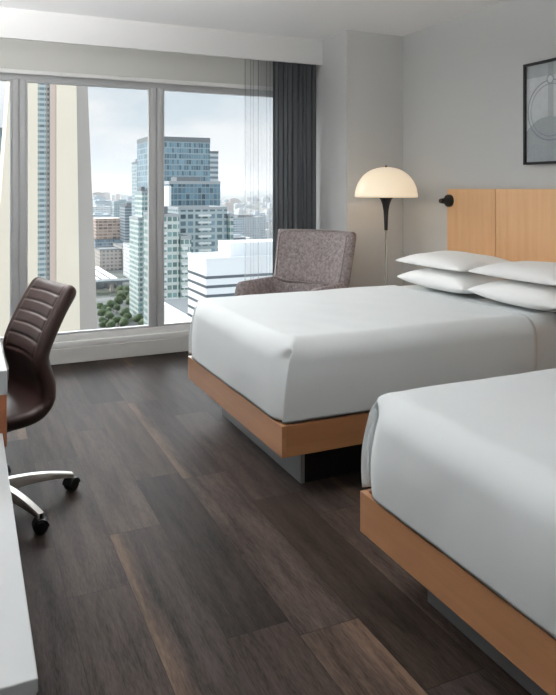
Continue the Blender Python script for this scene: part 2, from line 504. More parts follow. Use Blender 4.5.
def make_bed(name, label, x0, y0, y1, cov_label, seed, dz=0):
    ZT = .722 - dz                                                     # top of the cover
    XH = 3.318
    t = thing(name, label, 'bed', (x0, (y0 + y1) / 2, 0))
    hw = (y1 - y0) / 2; L = XH - x0
    obj('foot_rail', bx(0, .022, -hw, hw, .197, .333, .002), M['rail_y'], t)
    obj('side_rail', bx(.022, L, -hw, -hw + .022, .197, .333, .002), M['rail_x'], t)
    obj('side_rail', bx(.022, L, hw - .022, hw, .197, .333, .002), M['rail_x'], t)
    obj('mattress_deck', bx(.022, L, -hw + .022, hw - .022, .22, .325), M['rail_x'], t)
    p = obj('plinth_front', bx(.165, .185, -hw + .15, hw - .15, 0, .218, .002), M['plinth'], t)
    obj('plinth', bx(.185, L - .02, -hw + .155, hw - .155, 0, .218), M['black'], t)
    p['label'] = 'brushed grey metal front of the black plinth'
    def bulge(p):
        q = p.copy(); h = (p.z - .33) / .37
        q.z += .004 * noise.noise(Vector((p.x * 3 + seed, p.y * 3, 0)))
        return q
    m = obj('mattress', rounded_box(bmesh.new(), .075, L - .002, -hw + .055, hw - .055, .334, ZT - .034, .09, .04, 40, 26, 10), M['linen'], t, 'all')
    obj('sheet', rounded_box(bmesh.new(), 1.34, L - .001, -hw + .014, hw - .014, .334, ZT - .011, .07, .03, 24, 40, 14), M['linen'], t, 'all')
    # the cover: its own thing, tucked round the mattress
    ct = thing('bed_cover', cov_label, 'bed cover', (x0, (y0 + y1) / 2, 0))
    cx1 = 1.44
    Z0 = .345
    def shape(p):
        q = p.copy(); h = max(0, min(1, (p.z - Z0) / (ZT - Z0))); sg = 1 if p.y > 0 else -1
        soft = sstep(0, .12, h) * (.2 + .8 * sstep(cx1, cx1 - .3, p.x))
        sb = math.sin(PI * min(1, h * 1.1)) * .009                        # sides belly out
        q.x -= sb * sstep(.3, 0, p.x)
        q.y += sb * sg * sstep(hw - .2, hw, abs(p.y))
        # low swells and creases
        q.z += soft * (.006 * noise.noise(Vector((p.x * 2.2 + seed, p.y * 2.2, p.z))) + .003 * noise.noise(Vector((p.x * 7, p.y * 7 + seed, p.z * 3))))
        q.x += .005 * noise.noise(Vector((seed, p.y * 6, p.z * 5))) * sstep(.3, 0, p.x)
        q.y += .006 * noise.noise(Vector((p.x * 5, seed, p.z * 4))) * sstep(hw - .25, hw, abs(p.y))
        # tuck at both foot corners: the foot panel dips just before the fold
        c = hw - abs(p.y)
        if p.x < .2 and p.z < ZT - .042:
            k = sstep(ZT - .042, ZT - .092, p.z) * sstep(.15, 0, p.x)
            g = (max(0, min(1, (.13 - c) / .115)) ** 2.2) if c > .014 else sstep(0, .014, c)
            q.x += .052 * g * k
        # the corners draw in towards the top and peak a little
        k = sstep(.3, 0, p.x) * sstep(hw - .25, hw, abs(p.y))
        q.y -= .016 * k * h ** 1.3 * sg; q.x += .05 * k * h ** 1.2; D = math.hypot(max(0, p.x), c); q.z += .022 * math.exp(-(D / .06) ** 2) * sstep(.5, 1, h)
        return q
    bm = cover_box(bmesh.new(), -.010, cx1, -hw - .001, hw + .001, Z0, ZT, .095, .022, 80, 110, 34, shape)
    cp = obj('cover_panel', bm, M['linen'], ct, 'all')
    so = cp.modifiers.new('thickness', 'SOLIDIFY'); so.thickness = .005; so.offset = -1
    for sgn in (-1, 1):                                               # the folded edge of the cover at each foot corner
        pts = []
        for k in range(15):
            v = k / 14; z = ZT - .07 - v * (ZT - .07 - Z0 - .004)
            p = shape(Vector((-.002, sgn * (hw - .008), z)))
            pts.append((p.x - .002 - .004 * math.sin(PI * v), p.y + sgn * (.002 - .004 * v), z))
        obj('corner_fold', tube(bmesh.new(), pts, [.002] + [.007] * 13 + [.004], 8), M['linen'], ct, 'all')
    # hem at the head end
    pts = []
    for k in range(81):
        s = -1 + 2 * k / 80; y = s * (hw + .36)
        if abs(y) <= hw - .085: yy, zz = y, ZT + .0005
        else:
            e = abs(y) - (hw - .085); ang = min(e / .085, PI / 2)
            yy = (hw - .088 + .085 * math.sin(ang)) * (1 if y > 0 else -1)
            zz = ZT - .0845 + .085 * math.cos(ang) - max(0, e - .085 * PI / 2)
        pts.append((cx1 - .004, yy, max(zz, .352)))
    obj('hem', tube(bmesh.new(), pts, .007, 6), M['linen'], ct, 'all')
    return t
make_bed('bed', 'white bed with honey maple frame near the window, under the pillows', 1.225, 2.637, 3.997,
         'white cover tucked over the bed near the window', 2.3, .03)
make_bed('bed', 'white bed with maple frame in the right foreground, cut off by the photo edge', 1.205, .61, 1.97,
         'white cover tucked over the bed in the right foreground', 8.1, .045)

# headboard
t = thing('headboard', 'honey maple panelled headboard along the right grey wall', 'headboard', (3.34, 4.171, 0))
ys = [0, -.524, -1.90, -2.424, -3.80]
for a, c_ in zip(ys, ys[1:]):
    obj('headboard_panel', bx(-.02, .0195, c_ + .0025, a - .0025, .16, 1.35, .002), M['maple'], t)
obj('backing_rail', bx(.005, .0195, -3.79, -.01, .14, 1.335), M['black'], t)

# pillows
def pillow_bm(seed, low, lx=.50, ly=.68):
    tt, tb = (.074, .062) if low else (.07, .02)
    bm = bmesh.new(); N = 30
    def f(u, v):
        e = (max(0, 1 - abs(u) ** 2.6) * max(0, 1 - abs(v) ** 2.6)) ** .44
        cu = 1 - .07 * (1 - abs(v) ** 2) * abs(u) ** 3; cv_ = 1 - .05 * (1 - abs(u) ** 2) * abs(v) ** 3
        return u * lx / 2 * cu, v * ly / 2 * cv_, e
    F, B = [], []
    for j in range(N + 1):
        a, c_ = [], []
        for i in range(N + 1):
            u = math.sin((-1 + 2 * i / N) * PI / 2) * .6 + (-1 + 2 * i / N) * .4
            v = math.sin((-1 + 2 * j / N) * PI / 2) * .6 + (-1 + 2 * j / N) * .4
            x, y, e = f(u, v)
            nz = noise.noise(Vector((x * 7 + seed, y * 7, seed))) * .012 * e
            top = bm.verts.new((x, y, tt * e + nz * (.3 if low else 1))); a.append(top)
            c_.append(top if i in (0, N) or j in (0, N) else bm.verts.new((x, y, -tb * e)))
        F.append(a); B.append(c_)
    for j in range(N):
        for i in range(N):
            bm.faces.new((F[j][i], F[j][i + 1], F[j + 1][i + 1], F[j + 1][i]))
            try: bm.faces.new((B[j][i], B[j + 1][i], B[j + 1][i + 1], B[j][i + 1]))
            except ValueError: pass
    return bm
PIL = [('white pillow at the bottom of the stack by the floor lamp', (2.915, 3.545, .754), .01, .0, 1.1),
       ('white pillow on top of the stack by the floor lamp', (2.90, 3.55, .862), -.01, .0, 4.2),
       ('white pillow at the bottom of the stack nearer the photo edge', (2.935, 2.855, .754), -.01, .0, 7.7),
       ('white pillow on top of the stack nearer the photo edge', (2.945, 2.86, .862), .01, .0, 9.4)]
PIL += [(l.replace('by the floor lamp', 'nearer the window on the foreground bed').replace('nearer the photo edge', 'farthest from the window on the foreground bed'),
         (p[0] - .02, p[1] - 2.027, p[2] - .015), a, b_, s_ + 20) for l, p, a, b_, s_ in PIL]
for lab, loc, rz, ry, sd in PIL:
    o = obj('pillow', pillow_bm(sd, loc[2] < .8), M['pillow'], None, 'all'); o.location = loc; o.rotation_euler = (0, ry, rz)
    tag(o, lab, 'pillow', 'pillows on the bed near the window' if loc[1] > 2.3 else 'pillows on the foreground bed')

# ------------------------------------------------------------------ floor lamp
t = thing('floor_lamp', 'dome-shaded floor lamp, glowing cream shade on a slim pole, between armchair and headboard', 'floor lamp', (2.957, 4.45, 0))
b = lathe(bmesh.new(), [(.001, 0), (.13, 0), (.132, .006), (.128, .016), (.03, .024), (.02, .03), (.001, .03)]); obj('base', b, M['chrome'], t, True)
obj('pole', lathe(bmesh.new(), [(.0085, .028), (.0085, 1.05)], n=20), M['chrome'], t, True)['label'] = 'slim chrome pole'
b = lathe(bmesh.new(), [(.013, 1.03), (.0145, 1.06), (.0165, 1.12), (.02, 1.18), (.029, 1.23), (.042, 1.265), (.058, 1.287), (.055, 1.29), (.001, 1.29)])
obj('flared_neck', b, M['black'], t, True)['label'] = 'black trumpet-shaped neck under the shade'
prof = []
R, Hh = .242, .232
for k in range(25):
    a = PI / 2 * k / 24
    prof.append((max(.001, R * math.cos(a) ** .88), 1.286 + Hh * math.sin(a) ** 1.0))
pin = [(max(.001, r - .006), z - (.006 if i > 3 else 0)) for i, (r, z) in enumerate(prof)]
b = lathe(bmesh.new(), pin[::-1] + prof, n=64, cap=False)
obj('lamp_shade', b, M['opal'], t, 'all')['label'] = 'glowing cream opal dome'
obj('finial', lathe(bmesh.new(), [(.001, 1.515), (.009, 1.516), (.008, 1.524), (.003, 1.528), (.004, 1.534), (.001, 1.538)], n=16), M['black'], t, True)

# ------------------------------------------------------------------ wall reading lamp on headboard
t = thing('reading_lamp', 'small black swivel reading lamp on the headboard corner', 'wall lamp', (3.3195, 4.135, 1.262))
obj('mount_disc', lathe(bmesh.new(), [(.001, -.028), (.04, -.028), (.046, -.022), (.047, 0), (.001, 0)], axis='X', n=32), M['blackplastic'], t, 30)
obj('arm', tube(bmesh.new(), [(-.028, .01, .004), (-.034, .014, .005), (-.04, .012, .003)], .008, 10), M['black'], t, True)
hd = lathe(bmesh.new(), [(.001, .02), (.013, .019), (.019, .012), (.021, -.016), (.018, -.017), (.016, -.01), (.001, -.01)], axis='Y', n=24)
h = obj('lamp_head', hd, M['blackplastic'], t, 30, loc=(-.058, .022, -.002))

# ------------------------------------------------------------------ picture on the right wall
t = thing('framed_picture', 'black framed grey drawing of a large wheel on the wall above the headboard', 'picture', (3.36, 3.397, 1.509))
PW, PH = .95, .658
b = bmesh.new(); fw = .016
box(b, -.034, 0, -PW, 0, 0, fw); box(b, -.034, 0, -PW, 0, PH - fw, PH)
box(b, -.034, 0, -fw, 0, fw, PH - fw); box(b, -.034, 0, -PW, -PW + fw, fw, PH - fw)
obj('picture_frame', b, M['black'], t)
def art():
    tt = NT('grey_etching')
    s = tt.n('ShaderNodeSeparateXYZ'); tt.l(tt.objc(), s.inputs[0]); y, z = s.outputs[1], s.outputs[2]
    n1 = tt.noise(9, 8, tt.objc(), .75); n2 = tt.noise(70, 4, tt.objc(), .7)
    base = tt.mix(tt.math('ADD', tt.math('MULTIPLY', n1, .6), tt.math('MULTIPLY', n2, .4)), srgb(150, 157, 160), srgb(232, 236, 237))
    def ring(cy, cz, r, w):
        d = tt.math('SQRT', tt.math('ADD', tt.math('POWER', tt.math('SUBTRACT', y, cy), 2), tt.math('POWER', tt.math('SUBTRACT', z, cz), 2)))
        return tt.math('LESS_THAN', tt.math('ABSOLUTE', tt.math('SUBTRACT', d, r)), w)
    def disc(cy, cz, r):
        d = tt.math('SQRT', tt.math('ADD', tt.math('POWER', tt.math('SUBTRACT', y, cy), 2), tt.math('POWER', tt.math('SUBTRACT', z, cz), 2)))
        return tt.math('LESS_THAN', d, r)
    c = base
    # pale field top left, dark hill bottom, column
    c = tt.mix(tt.math('MULTIPLY', disc(-.2, .06, .24), tt.math('ADD', .3, tt.math('MULTIPLY', n1, .7))), c, tt.mix(n2, srgb(84, 94, 100), srgb(150, 158, 162)))
    col = tt.math('LESS_THAN', tt.math('ABSOLUTE', tt.math('ADD', y, .218)), .022)
    c = tt.mix(tt.math('MULTIPLY', col, .7), c, srgb(150, 156, 160))
    top = tt.math('MULTIPLY', tt.math('GREATER_THAN', z, .56), tt.math('LESS_THAN', tt.math('ABSOLUTE', tt.math('ADD', y, .13)), .5))
    c = tt.mix(tt.math('MULTIPLY', top, .5), c, srgb(128, 136, 140))
    for (r, w, k) in ((.19, .004, .8), (.165, .003, .7)): c = tt.mix(tt.math('MULTIPLY', ring(-.218, .34, r, w), k), c, srgb(112, 120, 126))
    c = tt.mix(tt.math('MULTIPLY', disc(-.214, .535, .03), .8), c, srgb(206, 212, 214))
    c = tt.mix(tt.math('MULTIPLY', ring(-.214, .535, .026, .005), .7), c, srgb(112, 120, 126))
    tt.l(c, tt.b.inputs['Base Color']); tt.b.inputs['Roughness'].default_value = .3
    return tt.m
obj('drawing', bx(-.018, -.002, -PW + fw, -fw, fw, PH - fw), art(), t)

# ------------------------------------------------------------------ armchair
t = thing('armchair', 'grey-brown tweed tub armchair in the corner by the drape', 'armchair', (2.19, 4.57, 0), math.radians(-60))
HW = .33
def bmid(u, v):
    z = .60 + (v + 1) / 2 * .425 
    x = u * (HW + .02 * (v + 1) / 2)
    y = .325 - .085 * abs(u) ** 2.6 + .10 * (v + 1) / 2
    return (x, y, z)
def bn(u, v):
    e = 1e-3; p = Vector(bmid(u, v)); a = Vector(bmid(u + e, v)) - p; c_ = Vector(bmid(u, v + e)) - p
    return a.cross(c_).normalized() * 1.0
obj('backrest', pad(bmesh.new(), bmid, bn, .105, 44, 36, 16, 9, .32), M['tweed'], t, 'all')
pts = []
for k in range(96):
    a = 2 * PI * k / 96; cu, cs = math.cos(a), math.sin(a)
    q = (abs(cu) ** 9 + abs(cs) ** 9) ** (-1 / 9)
    u, v = .955 * cu * q, .95 * cs * q
    pts.append(Vector(bmid(u, v)) + bn(u, v) * .046)
obj('piping', tube(bmesh.new(), pts, .0055, 6, True), M['piping'], t, 'all')
# tub: U-shaped wall of arms and lower back
path = []
r = .17; yb = .325; yf = -.16; xo = HW - .005
path.append((-xo, yf)); 
for k in range(9): path.append((-xo, yf + (yb - r - yf) * (k + 1) / 9))
for k in range(1, 9):
    a = PI - PI / 2 * k / 8; path.append((-xo + r + r * math.cos(a), yb - r + r * math.sin(a)))
for k in range(1, 7): path.append((-xo + r + (2 * xo - 2 * r) * k / 6, yb))
for k in range(1, 9):
    a = PI / 2 - PI / 2 * k / 8; path.append((xo - r + r * math.cos(a), yb - r + r * math.sin(a)))
for k in range(9): path.append((xo, yb - r + (yf - yb + r) * (k + 1) / 9))
# extra end points for rounded fronts
pre = [(-xo, yf - .065 * math.sin(PI / 2 * k / 6)) for k in range(6, 0, -1)]; post = [(xo, yf - .065 * math.sin(PI / 2 * k / 6)) for k in range(1, 7)]
full = pre + path + post
bm = bmesh.new(); rings = []
for i, p in enumerate(full):
    a = Vector(full[max(i - 1, 0)]); c_ = Vector(full[min(i + 1, len(full) - 1)]); d = (c_ - a).normalized(); n2 = Vector((d.y, -d.x))
    e = min(i, len(full) - 1 - i); k = 1.0
    if e < 6: k = math.cos(PI / 2 * (6 - e) / 6 * .93)
    th = .052 * (.25 + .75 * k); top = .60 + .055 * k; ring = []
    for s in range(16):
        ang = 2 * PI * s / 16; cu, cs = math.cos(ang), math.sin(ang)
        q = (abs(cu) ** 3.4 + abs(cs) ** 3.4) ** (-1 / 3.4)
        z = .40 + cs * q * (top - .40) if cs > 0 else .40 + cs * q * .20
        ring.append(bm.verts.new((p[0] + n2.x * th * cu * q, p[1] + n2.y * th * cu * q, z)))
    rings.append(ring)
for a, c_ in zip(rings, rings[1:]):
    for s in range(16): bm.faces.new((a[s], a[(s + 1) % 16], c_[(s + 1) % 16], c_[s]))
bm.faces.new(rings[0]); bm.faces.new(rings[-1])
obj('tub_arms', bm, M['tweed'], t, 'all')
obj('seat_cushion', rounded_box(bmesh.new(), -.27, .27, -.27, .27, .27, .44, .05, .03, 20, 20, 8,
    lambda p: p + Vector((0, 0, .012 * math.cos(p.x * 5) * math.cos(p.y * 5) if p.z > .4 else 0))), M['tweed'], t, 'all')
obj('seat_frame', bx(-.26, .26, -.2, .26, .19, .275, .01), M['black'], t)
for sx_, sy_ in ((-1, -1), (1, -1), (-1, 1), (1, 1)):
    obj('leg', tube(bmesh.new(), [(sx_ * .22, sy_ * .19 + .03, .20), (sx_ * .25, sy_ * .21 + .03, 0)], [.017, .011], 12), M['black'], t, True)

# ------------------------------------------------------------------ office chair
t = thing('office_chair', 'dark brown leather swivel chair with ribbed back on castors, at the desk', 'office chair', (.109, 3.099, 0), math.radians(-74.7))
prof = catmull([(0, -.27, .39), (0, -.22, .41), (0, -.10, .408), (0, .02, .40), (0, .11, .415), (0, .160, .465), (0, .166, .54), (0, .147, .61), (0, .142, .665), (0, .173, .745), (0, .222, .84), (0, .278, .928)], 12)
# arc-length table
ln = [0]
for a, c_ in zip(prof, prof[1:]): ln.append(ln[-1] + (c_ - a).length)
def at(s):
    s = max(0, min(ln[-1], s))
    for i in range(len(ln) - 1):
        if s <= ln[i + 1]:
            k = (s - ln[i]) / (ln[i + 1] - ln[i]); p = prof[i].lerp(prof[i + 1], k)
            return p, (prof[i + 1] - prof[i]).normalized()
    return prof[-1], (prof[-1] - prof[-2]).normalized()
def shell(s0, s1, nv, T, ribs, parent, name, w0, w1, ptop, pbot):
    bm = bmesh.new(); nu = 40
    def width(s):
        k = (s - s0) / (s1 - s0); return w0 + (w1 - w0) * k
    F, B = [], []
    for j in range(nv + 1):
        v = j / nv; s = s0 + (s1 - s0) * v
        p, d = at(s); n = Vector((0, -d.z, d.y))       # towards the sitter
        edge_v = 1.0
        if ptop and v > 1 - ptop: k = (v - (1 - ptop)) / ptop; edge_v = max(0, 1 - k ** 3) ** .4
        if pbot and v < pbot: k = (pbot - v) / pbot; edge_v = min(edge_v, max(0, 1 - k ** 3) ** .4)
        w = width(s) * (.86 + .14 * edge_v)
        fr, br = [], []
        for i in range(nu + 1):
            tt = -1 + 2 * i / nu; u = math.sin(tt * PI / 2) * .55 + tt * .45
            e = max(0, 1 - abs(u) ** 9) ** .42 * edge_v
            wrap = .022 * abs(u) ** 3                     # edges curl towards the sitter
            c_ = Vector((u * w, p.y, p.z)) + n * wrap
            rib = 0
            if ribs:
                for g in ribs:
                    dd = (s - g + .012 * (u * u)) / .0048
                    rib -= .0065 * math.exp(-dd * dd) * sstep(.84, .70, abs(u))
                rib -= .006 * math.exp(-((abs(u) - .80) / .03) ** 2) * sstep(ribs[0] - .03, ribs[0] + .01, s)
            f = bm.verts.new(c_ + n * (T / 2 * e + rib))
            edge = i in (0, nu) or (j == 0 and pbot) or (j == nv and ptop)
            fr.append(f); br.append(f if edge else bm.verts.new(c_ - n * T / 2 * e))
        F.append(fr); B.append(br)
    for j in range(nv):
        for i in range(nu):
            bm.faces.new((F[j][i], F[j][i + 1], F[j + 1][i + 1], F[j + 1][i]))
            q = []
            for x in (B[j][i], B[j + 1][i], B[j + 1][i + 1], B[j][i + 1]):
                if x not in q: q.append(x)
            if len(q) >= 3:
                try: bm.faces.new(q)
                except ValueError: pass
    for row in ((F[0], B[0]), (F[-1], B[-1])):
        if row[0][1] is not row[1][1]:
            q = row[0] + [x for x in row[1][::-1] if x not in row[0]]
            bm.faces.new(q)
    return obj(name, bm, M['leather'], parent, 'all')
stot = ln[-1]
sl = min(range(len(prof)), key=lambda i: abs(prof[i].z - .655) + (0 if prof[i].y > .1 and prof[i].z > .6 else 9)); slum = ln[sl]
sc_i = min(range(len(prof)), key=lambda i: abs(prof[i].z - .475) + (0 if prof[i].y > .1 else 9)); sseat = ln[sc_i]
ribs = [slum + k * .0505 for k in range(0, 6)]
shell(0, sseat + .004, 46, .070, None, t, 'seat', .225, .222, 0, .12)
shell(sseat, stot, 150, .074, ribs, t, 'backrest', .222, .205, .10, 0)
obj('seat_pan', bx(-.075, .075, -.16, .05, .335, .372, .012), M['blackplastic'], t)
obj('gas_column', lathe(bmesh.new(), [(.024, .10), (.024, .22), (.014, .225), (.014, .34)], n=20), M['chrome'], t, 30)
obj('hub', lathe(bmesh.new(), [(.02, .075), (.036, .08), (.036, .125), (.026, .135)], n=24), M['satin'], t, 30)
# star base: five arms, each with its castor; directions measured in world, turned back into the chair's frame
base_a = math.atan2(3.158 - 3.099, .428 - .109) + math.radians(74.7)
RB = .322
for k in range(5):
    a = base_a - k * 2 * PI / 5; d = Vector((math.cos(a), math.sin(a), 0)); n = Vector((-d.y, d.x, 0))
    bm = bmesh.new(); rings = []
    for i in range(15):
        v = i / 14; rr = .025 + (RB - .02) * v
        z = .122 - .044 * v ** 2.2; hgt = .05 * (1 - .62 * v); w = .021 - .005 * v
        c_ = d * rr
        q = []
        for (sx_, sz_) in ((-1, 0), (-1, .75), (-.7, 1), (.7, 1), (1, .75), (1, 0), (.6, 0), (-.6, 0)):
            q.append(bm.verts.new(c_ + n * (w * sx_) + Vector((0, 0, z - hgt * (1 - sz_)))))
        rings.append(q)
    for q1, q2 in zip(rings, rings[1:]):
        for s in range(8): bm.faces.new((q1[s], q1[(s + 1) % 8], q2[(s + 1) % 8], q2[s]))
    bm.faces.new(rings[0]); bm.faces.new(rings[-1])
    leg = obj('base_arm', bm, M['satin'], t, 35)
    # castor: twin wheels under a hood
    ca = a + (1.1 if k % 2 else .5)
    cd = Vector((math.cos(ca), math.sin(ca), 0)); cn = Vector((-cd.y, cd.x, 0)); pc = d * RB
    cm = bmesh.new()
    for off in (-.014, .014):
        rg = []
        for (rad, hh) in ((.006, -.010), (.022, -.010), (.027, -.006), (.028, 0), (.027, .006), (.022, .010), (.006, .010)):
            rg.append([cm.verts.new(pc + cd * (rad * math.cos(2 * PI * q / 24)) + Vector((0, 0, .0285 + rad * math.sin(2 * PI * q / 24))) + cn * (off + hh)) for q in range(24)])
        for q1, q2 in zip(rg, rg[1:]):
            for s in range(24): cm.faces.new((q1[s], q1[(s + 1) % 24], q2[(s + 1) % 24], q2[s]))
        cm.faces.new(rg[0]); cm.faces.new(rg[-1])
    ck = obj('castor', cm, M['blackplastic'], leg, 35)
    hm = tube(bmesh.new(), [pc + Vector((0, 0, .03)), pc + Vector((0, 0, .078))], .009, 10)
    rr0 = []
    for s in range(9):
        an = PI * s / 8
        p0 = pc + cd * (.031 * math.cos(an)) + Vector((0, 0, .03 + .031 * math.sin(an)))
        rr0.append([hm.verts.new(p0 + cn * w_) for w_ in (-.0255, .0255)] + [hm.verts.new(p0 + cn * w_ - cd * (.004 * math.cos(an)) - Vector((0, 0, .004 * math.sin(an)))) for w_ in (.0255, -.0255)])
    for q1, q2 in zip(rr0, rr0[1:]):
        for s in range(4): hm.faces.new((q1[s], q1[(s + 1) % 4], q2[(s + 1) % 4], q2[s]))
    obj('castor_hood', hm, M['blackplastic'], leg, 35)

# ------------------------------------------------------------------ white credenza and desk on the left
t = thing('credenza', 'long low white cabinet at the left edge of the photo, in front of the desk', 'cabinet', (0, 0, 0))
obj('top', bx(XL + .002, .106, 1.175, 2.405, .525, .55, .0025), M['white_lam'], t)
obj('carcass', bx(XL + .004, .085, 1.18, 2.40, .06, .525), M['white_lam'], t)
obj('plinth', bx(XL + .004, .05, 1.2, 2.38, 0, .06), M['plinth'], t)
for ya, yb_ in ((1.184, 1.79), (1.794, 2.398)):
    for za, zb, hz in ((.065, .29, .25), (.294, .520, .365)):
        d = obj('drawer', bx(.085, .104, ya, yb_, za, zb, .002), M['white_lam'], t)
        ym = 1.69 if ya < 1.5 else 2.11
        if hz < .3 and ya > 1.5: pass
        b = bmesh.new(); box(b, .118, .124, ym - .07, ym + .07, hz - .006, hz + .006, .002)
        for yy in (ym - .055, ym + .055): box(b, .104, .120, yy - .004, yy + .004, hz - .004, hz + .004)
        obj('handle', b, M['chrome'], d)['label'] = 'slim metal bar handle'
t = thing('desk', 'white-topped desk with reddish wood apron behind the white cabinet, by the swivel chair', 'desk', (0, 0, 0))
obj('desktop', bx(XL + .002, .121, 2.41, 4.1, .672, .752, .003), M['white_lam'], t)
obj('apron', bx(XL + .02, .1195, 2.412, 2.44, .50, .672, .001), M['apron'], t)['label'] = 'reddish wood end panel under the white top'
obj('leg_panel', bx(XL + .02, .05, 2.412, 2.436, 0, .50), M['apron'], t)
obj('leg_panel', bx(XL + .02, .10, 4.06, 4.095, 0, .672), M['white_lam'], t)
obj('modesty_panel', bx(XL + .02, XL + .04, 2.44, 4.06, .35, .672), M['apron'], t)
# ------------------------------------------------------------------ the city outside, 80 m below
GZ = -80.0
def ground_mat():
    t = NT('city_ground'); v = t.pos()
    n1 = t.noise(.012, 6, v, .65); n2 = t.noise(.16, 4, v, .7)
    br = t.n('ShaderNodeTexBrick'); br.inputs['Scale'].default_value = 1; br.inputs['Brick Width'].default_value = 120; br.inputs['Row Height'].default_value = 85
    br.inputs['Mortar Size'].default_value = 7; br.inputs['Color1'].default_value = srgb(92, 95, 92); br.inputs['Color2'].default_value = srgb(78, 86, 78); br.inputs['Mortar'].default_value = srgb(118, 120, 122)
    t.l(v, br.inputs['Vector'])
    c = t.mix(t.math('MULTIPLY', n2, .6), br.outputs[0], srgb(118, 118, 114))
    c = t.mix(t.math('GREATER_THAN', n1, .56), c, srgb(66, 80, 62))
    t.l(c, t.b.inputs['Base Color']); t.b.inputs['Roughness'].default_value = .9; return t.m
b = bmesh.new(); box(b, -6000, 14000, 60, 20000, GZ - 2, GZ); struct('floor_city_ground', b, ground_mat())['label'] = 'pale street level far below the window'

FM = {
 'condo': facade('white_condo_facade', srgb(204, 210, 206), srgb(112, 140, 138), 3.1, 2.2, .58, .78),
 'blue': facade('blue_glass_facade', srgb(156, 172, 178), srgb(108, 134, 146), 3.6, 1.6, .78, .86, .5, .25),
 'deep': facade('deep_blue_glass_facade', srgb(140, 156, 162), srgb(88, 114, 128), 3.3, 2.2, .8, .85, .55, .25),
 'mixed': facade('grey_glass_balcony_facade', srgb(176, 188, 190), srgb(104, 126, 136), 3.1, 3.4, .62, .7, .6, .3),
 'slab': facade('grey_slab_facade', srgb(150, 160, 166), srgb(90, 104, 114), 3.2, 40, .5, 1.1, .15),
 'brown': facade('brown_brick_facade', srgb(186, 174, 164), srgb(134, 132, 130), 3.6, 4, .5, .6),  # brick lightened, distance haze put into its colour
 'raw': facade('raw_concrete_floors', srgb(204, 182, 168), srgb(150, 126, 114), 3.6, 5.2, .62, .85, .5),  # concrete paled too, the haze in its colour
 'clad': facade('new_glazing', srgb(164, 176, 184), srgb(116, 136, 152), 3.6, 2.4, .7, .85, .4),
 'stripe': facade('striped_facade', srgb(214, 218, 220), srgb(128, 142, 150), 3.4, 60, .45, 1.1, .05),
 'pale': facade('pale_facade', srgb(222, 222, 220), srgb(150, 164, 172), 3.4, 4.5, .45, .6, .4),
 'pale2': facade('pale_grey_facade', srgb(196, 202, 206), srgb(132, 150, 162), 3.4, 3.6, .5, .7, .4),
 'pale3': facade('sand_facade', srgb(206, 192, 182), srgb(140, 144, 148), 3.4, 5, .45, .6, .4),
}
M['cwhite'] = plain('white_concrete_cladding', srgb(232, 234, 235), .8)
M['croof'] = plain('pale_roof_membrane', srgb(172, 176, 178), .9)
M['cgrey'] = plain('grey_roof_gravel', srgb(122, 126, 128), .9)
M['band'] = plain('dark_window_band', srgb(84, 94, 102), .3)
M['balc'] = plain('white_balcony_concrete', srgb(232, 234, 232), .7)
M['concrete'] = plain('cream_concrete', srgb(236, 224, 204), .8, var=.08, bscale=.25)
M['concrete_grey_shade'] = plain('grey_and_shaded_concrete', srgb(178, 170, 162), .8, var=.1, bscale=.2)  # for piers and lift rail; on the shaft's flank its shade in the colour
M['pinkcon'] = plain('pink_grey_concrete', srgb(206, 186, 174), .8)
M['leaf'] = plain('tree_leaves', srgb(88, 104, 70), .9, var=.35, bscale=.6)
M['bark'] = plain('tree_bark', srgb(96, 84, 72), .9)
M['hill'] = plain('hazy_wooded_hill', srgb(204, 213, 219), .9, var=.1, bscale=.002)  # haze of the distance put into the hill's colour

def tower(name, label, x0, x1, y0, y1, z1, mat, roof='cgrey', para=1.2, hut=True, group=None, slabs=None):
    cx, cy = (x0 + x1) / 2, (y0 + y1) / 2; wx, wy = (x1 - x0) / 2, (y1 - y0) / 2
    t = thing(name, label, 'building', (cx, cy, GZ), 0, group); H = z1 - GZ
    obj('facade', bx(-wx, wx, -wy, wy, 0, H - .05), mat, t)
    b = bmesh.new()
    box(b, -wx - .15, wx + .15, -wy - .15, wy + .15, H - .05, H + .2)
    for a in ((-wx - .15, wx + .15, -wy - .15, -wy + .3), (-wx - .15, wx + .15, wy - .3, wy + .15), (-wx - .15, -wx + .3, -wy + .3, wy - .3), (wx - .3, wx + .15, -wy + .3, wy - .3)):
        box(b, *a, H + .2, H + para)
    obj('roof_parapet', b, M[roof], t)
    if hut: obj('plant_room', bx(-wx * .5, wx * .45, -wy * .3, wy * .5, H + .2, H + 4.0), M['cgrey'], t)
    if slabs:                       # projecting balcony slabs on part of the front and on the left side
        k = slabs[2]; first = None
        while k < H - 2:
            if first is None: c_ = first = obj('balcony', bx(slabs[0], slabs[1], -1.5, .1, 0, .9), M['balc'], t)
            else: c_ = first.copy(); link(c_, t)
            c_.location = (0, -wy, k); k += 3.1
    return t
tower('office_tower', 'tallest blue glass tower seen through the right window pane', 104, 143.5, 420, 455, 31.5, FM['blue'], 'cgrey', 3)
tower('striped_tower', 'slim pale striped tower behind the right edge of the tallest glass tower', 148, 156.3, 440, 462, 26, FM['stripe'], hut=False)
tower('glass_tower', 'dark blue glass block stepped below the tallest glass tower', 97, 125.5, 350, 380, 4.0, FM['deep'], 'croof', 1.6)
obj('white_fin', bx(-14.9, -13.6, -16.5, 15, 0, 83), M['balc'], bpy.data.objects['glass_tower'])
tower('balcony_tower', 'grey glass apartment tower with white balconies, in front of the dark blue block', 84.5, 107.2, 290, 315, -7.8, FM['mixed'], 'croof', 1.2, hut=False, slabs=(-2.5, 3.4, 4))
tower('apartment_tower', 'white gridded apartment tower at the left edge of the right window pane', 70.5, 79, 270, 296, -10, FM['condo'], 'croof', slabs=(-4.2, -1.2, 4))
